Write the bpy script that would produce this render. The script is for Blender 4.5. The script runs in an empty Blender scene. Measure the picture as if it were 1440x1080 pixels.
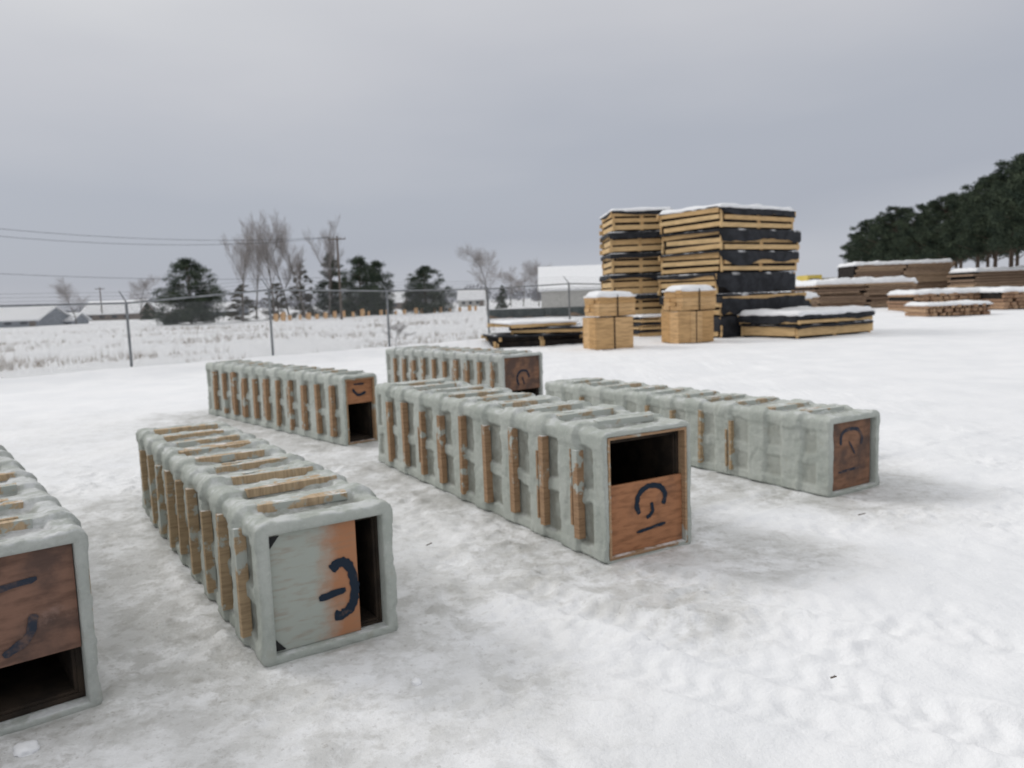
import bpy, bmesh, math, random
import numpy as np
from mathutils import Vector, Matrix
random.seed(7); np.random.seed(7)
R=math.radians; PI=math.pi
C=bpy.context.scene.collection
sc=bpy.context.scene
# ------------------------------------------------------------------ camera model
CH=1.6; FPX=1100.0; PITCH=R(6.2); ROLL=R(2.0)
cp,sp=math.cos(PITCH),math.sin(PITCH); cr,sr=math.cos(ROLL),math.sin(ROLL)
def ray(u,v):
    x=u-720; y=540-v
    a=x*cr+y*sr; b=-x*sr+y*cr
    return (a, b*sp+FPX*cp, b*cp-FPX*sp)
def at(u,v,Y):
    d=ray(u,v); t=Y/d[1]; return (d[0]*t, Y, CH+d[2]*t)
def G(u,v):
    d=ray(u,v); t=CH/-d[2]; return (d[0]*t,d[1]*t)
F=Vector((0,cp,-sp)); R0=Vector((1,0,0)); U0=Vector((0,sp,cp))
cR=R0*cr-U0*sr; cU=R0*sr+U0*cr
cam=bpy.data.cameras.new('camera'); co=bpy.data.objects.new('camera',cam); C.objects.link(co)
cam.sensor_width=36; cam.lens=FPX/1440*36; cam.clip_end=6000; cam.clip_start=.05
m=Matrix(((cR.x,cU.x,-F.x,0),(cR.y,cU.y,-F.y,0),(cR.z,cU.z,-F.z,CH),(0,0,0,1)))
co.matrix_world=m
cam.dof.use_dof=True; cam.dof.focus_distance=1.8; cam.dof.aperture_fstop=4.6
sc.camera=co
sc.view_settings.view_transform='Standard'; sc.view_settings.look='None'; sc.view_settings.exposure=0
# ------------------------------------------------------------------ numpy noise
def h3(i,j,k,s):
    v=np.sin(i*127.1+j*311.7+k*74.7+s*53.3)*43758.5453
    return v-np.floor(v)
def vn(x,y,z,s=0):
    x=np.asarray(x,float);y=np.asarray(y,float);z=np.asarray(z,float)
    i,j,k=np.floor(x),np.floor(y),np.floor(z)
    fx,fy,fz=x-i,y-j,z-k
    fx=fx*fx*(3-2*fx);fy=fy*fy*(3-2*fy);fz=fz*fz*(3-2*fz)
    r=0
    for a in (0,1):
        wa=fx if a else 1-fx
        for b in (0,1):
            wb=fy if b else 1-fy
            for c in (0,1):
                wc=fz if c else 1-fz
                r=r+wa*wb*wc*h3(i+a,j+b,k+c,s)
    return r*2-1
def fbm(x,y,z,o=4,s=0):
    r=0;a=1;t=0
    for q in range(o):
        r=r+a*vn(x*2**q,y*2**q,z*2**q,s+q*7);t+=a;a*=.5
    return r/t
def ss(a,b,x):
    t=np.clip((x-a)/(b-a),0,1); return t*t*(3-2*t)
# ------------------------------------------------------------------ materials
def newmat(name):
    M=bpy.data.materials.new(name); M.use_nodes=True; nt=M.node_tree
    b=nt.nodes['Principled BSDF']; return M,nt,b
def nd(nt,t,**k):
    n=nt.nodes.new(t)
    for a,v in k.items(): setattr(n,a,v)
    return n
def mixc(nt,f,a,b,bt='MIX'):
    n=nd(nt,'ShaderNodeMix',data_type='RGBA',blend_type=bt)
    for s,v in ((0,f),(6,a),(7,b)):
        if hasattr(v,'links') or hasattr(v,'is_linked'): nt.links.new(v,n.inputs[s])
        else: n.inputs[s].default_value=(v if s==0 else (*v,1))
    return n.outputs[2]
def noise(nt,scale,detail=4,rough=.55,stretch=None,coord='Object'):
    tc=nd(nt,'ShaderNodeTexCoord'); n=nd(nt,'ShaderNodeTexNoise')
    n.inputs['Scale'].default_value=scale; n.inputs['Detail'].default_value=detail; n.inputs['Roughness'].default_value=rough
    out=tc.outputs[coord]
    if stretch:
        mp=nd(nt,'ShaderNodeMapping'); mp.inputs['Scale'].default_value=stretch
        nt.links.new(out,mp.inputs[0]); out=mp.outputs[0]
    nt.links.new(out,n.inputs['Vector']); return n.outputs[0]
def rng(nt,x,a,b,c=0,d=1):
    n=nd(nt,'ShaderNodeMapRange'); n.interpolation_type='SMOOTHSTEP'
    nt.links.new(x,n.inputs[0])
    for i,v in enumerate((a,b,c,d)): n.inputs[i+1].default_value=v
    return n.outputs[0]
def mth(nt,op,a,b):
    n=nd(nt,'ShaderNodeMath',operation=op)
    for i,v in enumerate((a,b)):
        if hasattr(v,'is_linked'): nt.links.new(v,n.inputs[i])
        else: n.inputs[i].default_value=v
    return n.outputs[0]
def bump(nt,b,h,st,dist=.02):
    n=nd(nt,'ShaderNodeBump'); n.inputs['Strength'].default_value=st; n.inputs['Distance'].default_value=dist
    nt.links.new(h,n.inputs['Height']); nt.links.new(n.outputs[0],b.inputs['Normal'])
SNOW=(.82,.83,.85)
def snowmix(nt,col,lo,hi,amt=1,scale=9):
    g=nd(nt,'ShaderNodeNewGeometry'); s=nd(nt,'ShaderNodeSeparateXYZ'); nt.links.new(g.outputs['Normal'],s.inputs[0])
    up=rng(nt,s.outputs[2],.35,.85)
    n=rng(nt,noise(nt,scale,5,.65),lo,hi)
    f=mth(nt,'MULTIPLY',mth(nt,'MULTIPLY',up,n),amt)
    return mixc(nt,f,col,SNOW)
def simple(name,c1,c2,scale=5,rough=.8,bs=.3,snow=None,stretch=None,bd=.01,lo=.35,hi=.65):
    M,nt,b=newmat(name); n=noise(nt,scale,5,.6,stretch)
    col=mixc(nt,rng(nt,n,lo,hi),c1,c2)
    if snow: col=snowmix(nt,col,*snow)
    nt.links.new(col,b.inputs['Base Color']); b.inputs['Roughness'].default_value=rough
    b.inputs['Specular IOR Level'].default_value=.2
    if bs: bump(nt,b,n,bs,bd)
    return M
def wood(name,c1,c2,coat=None,snow=None,stretch=(3,3,30),rough=.8,dark=.45,coatc=(.43,.455,.42),stain=None):
    M,nt,b=newmat(name)
    g=nd(nt,'ShaderNodeNewGeometry')
    col=mixc(nt,g.outputs['Random Per Island'],c1,c2)
    gr=noise(nt,2.5,5,.6,stretch)
    col=mixc(nt,rng(nt,gr,.4,.7,0,dark),col,tuple(c*.4 for c in c1))
    if stain: col=mixc(nt,rng(nt,noise(nt,3.3,5,.6),stain[0],stain[1],0,stain[2]),col,stain[3])
    if coat:
        cn=noise(nt,6,6,.68)
        col=mixc(nt,rng(nt,cn,coat[0],coat[1]),col,coatc)
    if snow: col=snowmix(nt,col,*snow)
    nt.links.new(col,b.inputs['Base Color']); b.inputs['Roughness'].default_value=rough
    b.inputs['Specular IOR Level'].default_value=.2
    bump(nt,b,gr,.3,.005); return M
M={}
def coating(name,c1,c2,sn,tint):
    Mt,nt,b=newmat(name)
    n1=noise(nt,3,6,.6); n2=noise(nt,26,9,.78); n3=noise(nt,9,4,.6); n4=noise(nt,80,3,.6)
    att=nd(nt,'ShaderNodeAttribute'); att.attribute_name='recess_shade'
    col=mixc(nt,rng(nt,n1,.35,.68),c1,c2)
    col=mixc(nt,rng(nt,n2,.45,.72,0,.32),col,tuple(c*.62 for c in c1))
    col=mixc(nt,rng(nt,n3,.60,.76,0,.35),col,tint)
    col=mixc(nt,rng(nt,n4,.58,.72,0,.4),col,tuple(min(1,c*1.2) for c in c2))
    col=mixc(nt,mth(nt,'MULTIPLY',att.outputs['Fac'],rng(nt,n3,.25,.6,.3,.8)),col,(.26,.26,.225))  # shade of the recessed bays painted into the coating colour
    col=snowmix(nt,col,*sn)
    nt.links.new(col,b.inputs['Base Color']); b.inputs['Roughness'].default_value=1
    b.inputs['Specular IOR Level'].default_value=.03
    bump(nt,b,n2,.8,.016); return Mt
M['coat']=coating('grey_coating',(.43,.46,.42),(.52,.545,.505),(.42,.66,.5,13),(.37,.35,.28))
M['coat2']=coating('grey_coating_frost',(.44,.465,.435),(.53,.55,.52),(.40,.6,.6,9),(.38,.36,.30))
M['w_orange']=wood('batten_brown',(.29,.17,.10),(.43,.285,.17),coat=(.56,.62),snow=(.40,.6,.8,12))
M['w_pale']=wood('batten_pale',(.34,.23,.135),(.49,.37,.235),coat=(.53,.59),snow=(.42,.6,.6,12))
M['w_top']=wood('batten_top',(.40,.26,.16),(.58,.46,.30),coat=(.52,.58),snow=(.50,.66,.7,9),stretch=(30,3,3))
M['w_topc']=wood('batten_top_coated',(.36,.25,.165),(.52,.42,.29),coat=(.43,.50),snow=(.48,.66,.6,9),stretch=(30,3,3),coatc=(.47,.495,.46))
M['panel']=wood('panel_plywood',(.37,.17,.085),(.41,.195,.10),coat=(.60,.8),stretch=(3,3,14),dark=.6,coatc=(.22,.12,.08),stain=(.48,.74,.7,(.12,.072,.055)))
M['panel_dark']=wood('panel_brown',(.20,.115,.085),(.24,.135,.095),coat=(.55,.75),stretch=(3,3,12),dark=.6,coatc=(.26,.17,.14),stain=(.42,.62,.75,(.075,.053,.047)))
M['panel_mid']=wood('panel_stained',(.25,.135,.085),(.27,.145,.09),stretch=(3,3,12),dark=.6,stain=(.38,.60,.85,(.085,.06,.052)))
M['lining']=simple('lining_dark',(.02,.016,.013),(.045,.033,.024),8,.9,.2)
M['paint']=simple('blue_black_paint',(.016,.026,.042),(.15,.095,.075),16,.85,.1,lo=.56,hi=.76)
M['paint_faint']=simple('faint_blue_black_paint',(.03,.038,.055),(.15,.095,.075),12,.85,.1,lo=.42,hi=.66)
M['black']=simple('black_tab',(.01,.011,.012),(.02,.02,.02),20,.5,.1)
def overspray():
    Mt,nt,b=newmat('panel_oversprayed')
    tc=nd(nt,'ShaderNodeTexCoord'); s=nd(nt,'ShaderNodeSeparateXYZ'); nt.links.new(tc.outputs['Object'],s.inputs[0])
    n=noise(nt,5,5,.6); gr=noise(nt,3,5,.6,(3,3,14))
    v=mth(nt,'ADD',s.outputs[0],mth(nt,'MULTIPLY',n,-.30))
    f=rng(nt,v,-.22,-.07)
    col=mixc(nt,f,(.37,.395,.355),(.40,.19,.10))
    col=mixc(nt,rng(nt,gr,.45,.7,0,.4),col,(.27,.19,.13))
    nt.links.new(col,b.inputs['Base Color']); b.inputs['Roughness'].default_value=.8; b.inputs['Specular IOR Level'].default_value=.2; return Mt
M['panel_spray']=overspray()
M['lumber']=wood('lumber_tan',(.56,.36,.17),(.72,.52,.28),snow=(.45,.6,.9,3),stretch=(1,1,8),dark=.4)
M['lumber_o']=wood('lumber_orange_brown',(.50,.30,.13),(.63,.41,.21),snow=(.45,.6,.9,3),stretch=(1,1,6),dark=.5)
M['lumber_b']=wood('lumber_brown',(.25,.17,.12),(.42,.30,.20),snow=(.4,.6,.9,2),stretch=(1,1,8),dark=.5)
M['lumber_r']=wood('lumber_red',(.30,.18,.115),(.48,.32,.20),snow=(.4,.6,.9,2),stretch=(1,1,8),dark=.4)
M['tarp']=simple('black_tarp',(.014,.015,.018),(.032,.034,.04),3,.7,.4,snow=(.5,.62,.9,1.3),bd=.03)
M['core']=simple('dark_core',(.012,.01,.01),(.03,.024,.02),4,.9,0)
M['snowcap']=simple('snow_cap',(.80,.81,.83),(.87,.875,.89),4,.7,.3,bd=.03)
M['metal']=simple('galvanised',(.17,.18,.19),(.25,.26,.27),8,.5,.1)
M['wire']=simple('fence_wire',(.14,.145,.15),(.18,.185,.19),8,.6,0)
M['cable']=simple('power_cable',(.05,.05,.055),(.07,.07,.075),8,.7,0)
M['pole']=simple('pole_wood',(.10,.08,.065),(.17,.14,.12),3,.9,.3,stretch=(6,6,1))
M['bark']=simple('bark',(.14,.125,.115),(.21,.19,.175),3,.9,.4,stretch=(5,5,1))
M['barkp']=simple('pine_bark',(.09,.065,.05),(.15,.115,.09),3,.9,.4,stretch=(5,5,1))
M['twig']=simple('twigs',(.27,.25,.245),(.36,.34,.33),2,.9,0)
M['pine']=simple('pine_needles',(.026,.040,.029),(.072,.092,.058),.9,.9,0)
M['pineb']=simple('pine_needles_brown',(.06,.06,.042),(.12,.105,.078),.6,.8,0)
M['far']=simple('far_woods',(.20,.205,.225),(.28,.28,.30),.2,.9,0)  # distance haze painted in as a paler, bluish woods colour
M['weed']=simple('dry_weed',(.26,.21,.16),(.38,.32,.26),1,.9,0)
M['wall_t']=simple('wall_tan',(.50,.49,.46),(.58,.57,.54),2,.8,0)
M['wall_g']=simple('wall_grey',(.26,.28,.31),(.33,.35,.38),2,.8,0)
M['wall_b']=simple('wall_brown',(.20,.17,.15),(.27,.23,.20),2,.8,0)
M['glass']=simple('window_dark',(.06,.07,.08),(.09,.095,.105),2,.3,0)
M['orange']=simple('orange_block',(.66,.40,.20),(.76,.52,.30),2,.7,0)
M['greentarp']=simple('dark_green_tarp',(.035,.05,.05),(.07,.085,.085),2,.7,.2)
M['yellow']=simple('yellow_paint',(.60,.46,.10),(.65,.5,.14),2,.5,0)
M['rubber']=simple('rubber',(.02,.02,.02),(.03,.03,.03),2,.8,0)
# ------------------------------------------------------------------ mesh helpers
class MB:
    def __init__(s): s.v=[];s.f=[]
    def add(s,v,f):
        o=len(s.v); s.v+= [tuple(p) for p in v]; s.f+=[tuple(i+o for i in q) for q in f]
    def box(s,c,d,rot=None,jit=0):
        vs=[]
        for z in (-.5,.5):
            for y in (-.5,.5):
                for x in (-.5,.5):
                    p=Vector((x*d[0],y*d[1],z*d[2]))
                    if jit: p+=Vector([random.uniform(-jit,jit) for _ in range(3)])
                    if rot is not None: p=rot@p
                    vs.append(p+Vector(c))
        s.add(vs,[(0,2,3,1),(4,5,7,6),(0,1,5,4),(2,6,7,3),(0,4,6,2),(1,3,7,5)])
    def tube(s,p,q,r0,r1,n=5):
        p=Vector(p);q=Vector(q);d=(q-p)
        if d.length<1e-6: return
        d.normalize(); a=d.orthogonal().normalized(); b=d.cross(a)
        vs=[]
        for (c,r) in ((p,r0),(q,r1)):
            for i in range(n):
                t=2*PI*i/n; vs.append(c+a*math.cos(t)*r+b*math.sin(t)*r)
        fs=[(i,(i+1)%n,n+(i+1)%n,n+i) for i in range(n)]
        if n>3: fs+=[tuple(range(n-1,-1,-1)),tuple(range(n,2*n))]
        s.add(vs,fs)
def build(name,mb,mat,parent=None,smooth=False,label=None,kind=None,recalc=True):
    me=bpy.data.meshes.new(name); me.from_pydata(mb.v,[],mb.f)
    if recalc:
        bm=bmesh.new(); bm.from_mesh(me); bmesh.ops.recalc_face_normals(bm,faces=bm.faces); bm.to_mesh(me); bm.free()
    if smooth: me.polygons.foreach_set('use_smooth',[True]*len(me.polygons))
    me.materials.append(mat)
    o=bpy.data.objects.new(name,me); C.objects.link(o)
    if parent: o.parent=parent
    if label: o['label']=label
    if kind: o['kind']=kind
    return o
def thing(name,label,cat,loc,rz=0,group=None):
    o=bpy.data.objects.new(name,None); C.objects.link(o); o.location=loc; o.rotation_euler=(0,0,rz)
    o.empty_display_size=.3
    o['label']=label;o['category']=cat
    if group:o['group']=group
    return o
def tag(o,label,cat,group=None):
    o['label']=label;o['category']=cat
    if group:o['group']=group
    return o
# ------------------------------------------------------------------ the long coated crates
def perim(W,H,r,step):
    P=[]
    def side(p0,p1,n0,fid):
        L=math.dist(p0,p1); n=max(2,int(L/step))
        for i in range(n+1):
            t=i/n; P.append((p0[0]+(p1[0]-p0[0])*t,p0[1]+(p1[1]-p0[1])*t,n0[0],n0[1],min(t,1-t)*L+r,fid,t))
    def corner(c,a0,a1,fid):
        am=(a0+a1)/2
        p0=(c[0]+r*math.cos(a0),c[1]+r*math.sin(a0));p1=(c[0]+r*math.cos(a1),c[1]+r*math.sin(a1))
        for i in range(1,3):
            t=i/3; P.append((p0[0]+(p1[0]-p0[0])*t,p0[1]+(p1[1]-p0[1])*t,math.cos(am),math.sin(am),0,fid,0))
    w=W/2
    side((-w,r),(-w,H-r),(-1,0),0); corner((-w+r,H-r),PI,PI/2,0)
    side((-w+r,H),(w-r,H),(0,1),1); corner((w-r,H-r),PI/2,0,1)
    side((w,H-r),(w,r),(1,0),2); corner((w-r,r),0,-PI/2,2)
    side((w-r,0),(-w+r,0),(0,-1),3); corner((-w+r,r),-PI/2,-PI,3)
    return np.array(P)
def ribbon(pts,wd,y,seed):
    rnd=random.Random(seed); P=[Vector((p[0],p[1])) for p in pts]; Q=[]
    for i in range(len(P)-1):
        p0=P[max(i-1,0)];p1=P[i];p2=P[i+1];p3=P[min(i+2,len(P)-1)]
        for k in range(6):
            t=k/6
            Q.append(.5*((2*p1)+(p2-p0)*t+(2*p0-5*p1+4*p2-p3)*t*t+(-p0+3*p1-3*p2+p3)*t**3))
    Q.append(P[-1]); n=len(Q); V=[]
    for i,q in enumerate(Q):
        d=(Q[min(i+1,n-1)]-Q[max(i-1,0)]).normalized(); nn=Vector((-d.y,d.x))
        w=wd*.5*(1+rnd.uniform(-.2,.2))*(0.6 if i in(0,n-1) else 1); w2=wd*.5*(1+rnd.uniform(-.2,.2))*(0.6 if i in(0,n-1) else 1)
        V.append((q.x+nn.x*w,y,q.y+nn.y*w)); V.append((q.x-nn.x*w2,y,q.y-nn.y*w2))
    return V,[(2*i,2*i+1,2*i+3,2*i+2) for i in range(n-1)]
def crate(corner,side,al,W,H,L,label,nrib,rim,panel,glyphs,pmat,seed,coat='coat',wm='w_orange',wtop='w_top',bat=.05,ylist=None,topn=None,recess=1.0,amp=1.0,pl_label=None,trim=True,topz=.013,paint='paint'):
    rnd=random.Random(seed)
    cx,cy=corner; s=W/2 if side=='L' else -W/2
    ox=cx+math.cos(al)*s; oy=cy+math.sin(al)*s
    root=thing('coated_crate',label,'crate',(ox,oy,-.012),al)
    st0=.0125
    P=perim(W,H,.024,st0); n=len(P)
    ny=int(L/st0)+1; ys=np.linspace(0,L,ny)
    Y,S=np.meshgrid(ys,np.arange(n),indexing='ij')
    px=P[S,0];pz=P[S,1];nx=P[S,2];nz=P[S,3];e=P[S,4];fid=P[S,5];tt=P[S,6]
    y0=.26; pitch=(L-.42)/(nrib-.5)
    wob=.014*vn(px*5,Y*4,pz*5,seed)+.010*vn(px*16,Y*12,pz*16,seed+2)+.005*vn(px*40,Y*30,pz*40,seed+6)
    ph=(Y-y0+wob)/pitch; bay=np.floor(ph); fr=ph-bay; act=ss(.10,.12,Y)*ss(L-.03,L-.06,Y)
    rb=h3(bay,fid,0*bay,seed)
    slab=np.maximum(ss(.40+.10*rb,.37+.10*rb,fr)*(1-.5*fr),ss(.965,.985,fr))*act
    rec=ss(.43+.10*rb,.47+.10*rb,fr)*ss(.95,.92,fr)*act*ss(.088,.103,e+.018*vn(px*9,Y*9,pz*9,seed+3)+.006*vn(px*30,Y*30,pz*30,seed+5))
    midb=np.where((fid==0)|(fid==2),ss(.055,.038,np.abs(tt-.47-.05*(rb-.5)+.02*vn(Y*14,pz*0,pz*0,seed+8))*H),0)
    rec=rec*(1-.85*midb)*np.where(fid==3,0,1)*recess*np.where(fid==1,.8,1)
    edge=ss(.102,.085,e+.020*vn(px*12,Y*12,pz*12,seed+4)+.006*vn(px*30,Y*30,pz*30,seed+14))
    notch=ss(.47,.50,fr)*ss(.93,.90,fr)*act
    lump=fbm(px*4,Y*4,pz*4,2,seed+11)
    fine=fbm(px*26,Y*26,pz*26,3,seed+31)
    # angular overlapping patches: cells with their own level
    jx=.35*vn(px*6,Y*6,pz*6,seed+61)
    cell=h3(np.floor(Y*5.5+jx),np.floor((px+pz)*5+jx*1.3),fid,seed+63); cell2=h3(np.floor(Y*11+jx*2),np.floor((px-pz)*9+jx*2),fid,seed+65)
    cut=ss(.15,.18,vn(px*4,Y*7,pz*4,seed+37)+.2*fine)
    disp=.006*edge*(1-.8*notch*(h3(bay,0*bay,0*bay,seed+9)>.25))+.010*edge*slab*(.1+1.3*rb)+.022*slab*(1-.4*edge)*recess-.024*rec
    disp=disp+amp*(.0025*lump+.0036*fine+.005*cut+.006*cell+.004*(cell2>.6))
    disp=np.where(fid==3,np.minimum(disp,.004),disp)
    zz=pz+nz*disp; xx=px+nx*disp
    zz=np.maximum(zz,.0)
    yy=Y+.006*vn(px*10,Y*0,pz*10,seed+77)*ss(.1,0,Y)
    V=np.stack([xx,yy,zz],-1).reshape(-1,3).tolist(); Fc=[]
    for i in range(ny-1):
        for j in range(n):
            k=(j+1)%n; Fc.append((i*n+j,i*n+k,(i+1)*n+k,(i+1)*n+j))
    Wi,Hi=W-2*rim,H-2*rim; hp=H/2
    inner=[]
    for j in range(n):
        a=P[j,0]/(W/2); b=(P[j,1]-hp)/hp
        if P[j,4]==0: a=math.copysign(1,a);b=math.copysign(1,b)
        a=max(-1,min(1,a));b=max(-1,min(1,b))
        inner.append((a*Wi/2,hp+b*Hi/2))
    rows=[]
    for (q,yo) in ((.08,-.008),(.35,-.013),(.65,-.013),(.93,-.010),(1,-.004),(1,.06)):
        st=len(V); rows.append(st)
        for j in range(n):
            ox_,oz_=xx[0,j],zz[0,j]; ix,iz=inner[j]
            jj=.007*float(fbm(ox_*18+q*2,oz_*18,seed,3,5)) if q<1 else 0
            V.append((ox_+(ix-ox_)*q,yo+jj,max(0,oz_+(iz-oz_)*q)))
    prev=0
    for st in rows:
        for j in range(n):
            k=(j+1)%n; Fc.append((prev+j,st+j,st+k,prev+k))
        prev=st
    Fc.append(tuple((ny-1)*n+j for j in range(n)))
    mb=MB(); mb.v=V; mb.f=Fc
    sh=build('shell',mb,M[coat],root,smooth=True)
    at_=sh.data.attributes.new('recess_shade','FLOAT','POINT')
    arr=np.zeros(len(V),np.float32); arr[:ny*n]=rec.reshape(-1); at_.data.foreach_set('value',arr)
    t=.016; a=Wi/2-.002; b0=hp-Hi/2+.002; b1=hp+Hi/2-.002
    def four(mb,ya,yb,t,a=a,b0=b0,b1=b1):
        yc=(ya+yb)/2; d=yb-ya
        mb.box((0,yc,b0+t/2),(2*a,d,t)); mb.box((0,yc,b1-t/2),(2*a,d,t))
        mb.box((-a+t/2,yc,hp),(t,d,b1-b0-2*t-.002)); mb.box((a-t/2,yc,hp),(t,d,b1-b0-2*t-.002))
    if trim:
        mb=MB(); four(mb,-.010,.05,t); build('mouth_trim',mb,M['w_orange'],root)
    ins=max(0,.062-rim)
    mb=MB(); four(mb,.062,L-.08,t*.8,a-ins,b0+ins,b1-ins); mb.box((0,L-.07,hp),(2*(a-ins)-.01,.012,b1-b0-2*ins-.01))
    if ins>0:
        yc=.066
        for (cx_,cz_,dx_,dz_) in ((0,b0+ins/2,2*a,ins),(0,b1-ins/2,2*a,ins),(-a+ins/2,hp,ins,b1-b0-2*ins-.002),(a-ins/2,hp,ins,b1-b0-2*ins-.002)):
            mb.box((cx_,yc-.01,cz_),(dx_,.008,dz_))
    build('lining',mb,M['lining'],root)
    tq=t if trim else 0
    ia=a-tq-.002; ib0=b0+tq+.002; ib1=b1-tq-.002
    X=lambda f:-ia+2*ia*f
    Z=lambda f:ib0+(ib1-ib0)*f
    x0,x1,z0,z1=panel
    mb=MB(); mb.box(((X(x0)+X(x1))/2,.030,(Z(z0)+Z(z1))/2),(X(x1)-X(x0),.016,Z(z1)-Z(z0)))
    pn=build('end_panel',mb,M[pmat],root)
    if pl_label: pn['label']=pl_label
    for gi,(g,wd) in enumerate(glyphs):
        pts=[(X(x0)+(X(x1)-X(x0))*u_,Z(z0)+(Z(z1)-Z(z0))*v_) for u_,v_ in g]
        mb=MB(); v,f=ribbon(pts,wd,.0185-.0006*gi,seed*10+gi); mb.add(v,f); build('painted_mark',mb,M[paint],pn,recalc=False)
    for k in range(nrib):
        yk=y0+k*pitch
        if ylist and k not in ylist: continue
        for sx in (-1,1):
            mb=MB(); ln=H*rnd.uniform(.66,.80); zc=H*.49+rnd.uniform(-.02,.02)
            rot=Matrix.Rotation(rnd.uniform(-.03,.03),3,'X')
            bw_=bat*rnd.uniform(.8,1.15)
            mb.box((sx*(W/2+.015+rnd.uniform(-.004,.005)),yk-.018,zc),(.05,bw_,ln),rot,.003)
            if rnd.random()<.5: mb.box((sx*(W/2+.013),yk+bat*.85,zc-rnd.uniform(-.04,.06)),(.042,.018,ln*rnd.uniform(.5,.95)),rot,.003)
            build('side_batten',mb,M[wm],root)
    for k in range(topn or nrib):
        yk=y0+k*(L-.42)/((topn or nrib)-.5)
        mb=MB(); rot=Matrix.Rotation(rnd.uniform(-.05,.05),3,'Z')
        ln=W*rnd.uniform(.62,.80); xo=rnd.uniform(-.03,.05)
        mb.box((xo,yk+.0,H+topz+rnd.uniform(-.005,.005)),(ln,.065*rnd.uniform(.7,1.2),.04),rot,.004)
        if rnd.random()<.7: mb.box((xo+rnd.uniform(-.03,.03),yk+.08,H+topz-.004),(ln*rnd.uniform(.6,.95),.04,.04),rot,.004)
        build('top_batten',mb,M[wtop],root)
    return root
G3=[([(.40,.52),(.37,.68),(.42,.84),(.55,.91),(.69,.87),(.76,.74),(.73,.60)],.034),([(.57,.66),(.58,.52),(.50,.44)],.026),([(.36,.26),(.76,.31)],.020)]
G2=[([(.68,.60),(.80,.65),(.91,.58),(.95,.42),(.92,.26),(.80,.19),(.69,.19)],.046),([(.52,.37),(.84,.40)],.034)]
G1=[([(.5,.70),(.78,.74)],.024),([(.74,.42),(.70,.22),(.55,.10)],.034)]
G4=[([(.25,.66),(.27,.82),(.44,.88),(.66,.86),(.78,.74),(.75,.62)],.028),([(.2,.26),(.72,.28)],.020),([(.45,.70),(.6,.5)],.018)]
G5=[([(.25,.62),(.45,.35),(.75,.45)],.030),([(.3,.82),(.7,.8)],.020)]
G6=[([(.40,.15),(.36,.40),(.48,.58),(.64,.54),(.70,.35)],.034),([(.5,.4),(.56,.15)],.024)]
CR=[((-1.742,3.07),'R',R(39),.68,.745,3.8),((-1.145,3.35),'L',R(33),.64,.655,3.5),((.526,4.551),'L',R(30),.67,.80,3.8),
    ((2.396,5.864),'L',R(31),.61,.62,3.87),((-1.906,8.77),'L',R(41),.43,.80,4.2),((-.128,11.19),'L',R(37),.73,.80,3.5)]
crate(*CR[0],'long grey coated crate cut off by the left edge, brown panel above dark gap',9,.04,(0,1,.34,1),G1,'panel_dark',1,'coat2','w_pale','w_top',trim=False,paint='paint_faint')
b2=crate(*CR[1],'front row crate with thick grey rim, half grey end panel and dark gap at right',9,.050,(.0,.77,0,1),G2,'panel_spray',2,'coat','w_pale','w_top',pl_label='end panel grey at left and orange at right',trim=False,bat=.045)
crate(*CR[2],'central long crate with brown battens, black opening above an orange marked end panel',9,.024,(0,1,0,.60),G3,'panel',3,'coat','w_orange','w_topc',topz=.011)
crate(*CR[3],'rightmost low grey coated crate with few thin battens and full stained brown end panel',10,.042,(0,.95,0,1),G4,'panel_mid',4,'coat','w_pale','w_topc',bat=.036,ylist=(2,3,4,5,8),recess=.5,trim=False,topz=.009,paint='paint_faint')
crate(*CR[4],'narrow grey coated crate at back left with brown battens and open lower end',11,.025,(0,1,.62,1),G5,'panel',5,'coat','w_orange','w_topc',bat=.06,topz=.011)
crate(*CR[5],'farthest grey coated crate standing behind the central one, stained brown panel high in its end',10,.03,(0,1,.34,1),G6,'panel_mid',6,'coat2','w_orange','w_topc',bat=.065,trim=False,topz=.011)
for z in (.062,.593):
    mb=MB(); s_=1 if z<.3 else -1; xl=-.264
    mb.add([(xl,.016,z),(xl+.045,.016,z),(xl,.016,z+s_*.055),(xl,.020,z),(xl+.045,.020,z),(xl,.020,z+s_*.055)],[(0,1,2),(3,5,4),(0,3,4,1),(1,4,5,2),(0,2,5,3)])
    build('corner_tab',mb,M['black'],b2)
# ------------------------------------------------------------------ ground
def axis(a,b,st,lo,hi,g=1.12):
    c=list(np.arange(a,b,st)); s=st;v=b
    while v<hi: c.append(v); s*=g; v+=s
    c.append(hi); s=st;v=a-st;l=[]
    while v>lo: l.append(v); s*=g; v-=s
    l.append(lo); return np.array(l[::-1]+c)
xs=axis(-4.2,4.8,.024,-3000,3000,1.06); ys=axis(2.3,7.5,.024,-60,4000,1.03)
GY,GX=np.meshgrid(ys,xs,indexing='ij')
dmin=np.full(GX.shape,99.)
for (c,side,al,W,H,L) in CR:
    s=W/2 if side=='L' else -W/2
    ox=c[0]+math.cos(al)*s; oy=c[1]+math.sin(al)*s
    lx=(GX-ox)*math.cos(al)+(GY-oy)*math.sin(al); ly=-(GX-ox)*math.sin(al)+(GY-oy)*math.cos(al)
    dx=np.maximum(np.abs(lx)-W/2,0); dy=np.maximum(np.maximum(-ly,ly-L),0)
    dmin=np.minimum(dmin,np.hypot(dx,dy))
near=ss(45,20,np.hypot(GX,GY))
flat=ss(1.4,.3,dmin+.4*fbm(GX*.9,GY*.9,0*GX,2,61))
Z0=0*GX
hz=.05*fbm(GX*.5,GY*.5,Z0,3,1)*(1-flat)*ss(0,1,dmin)
hz+=(.010+.018*(1-flat))*fbm(GX*2.4,GY*2.4,Z0,3,2)*near
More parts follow.
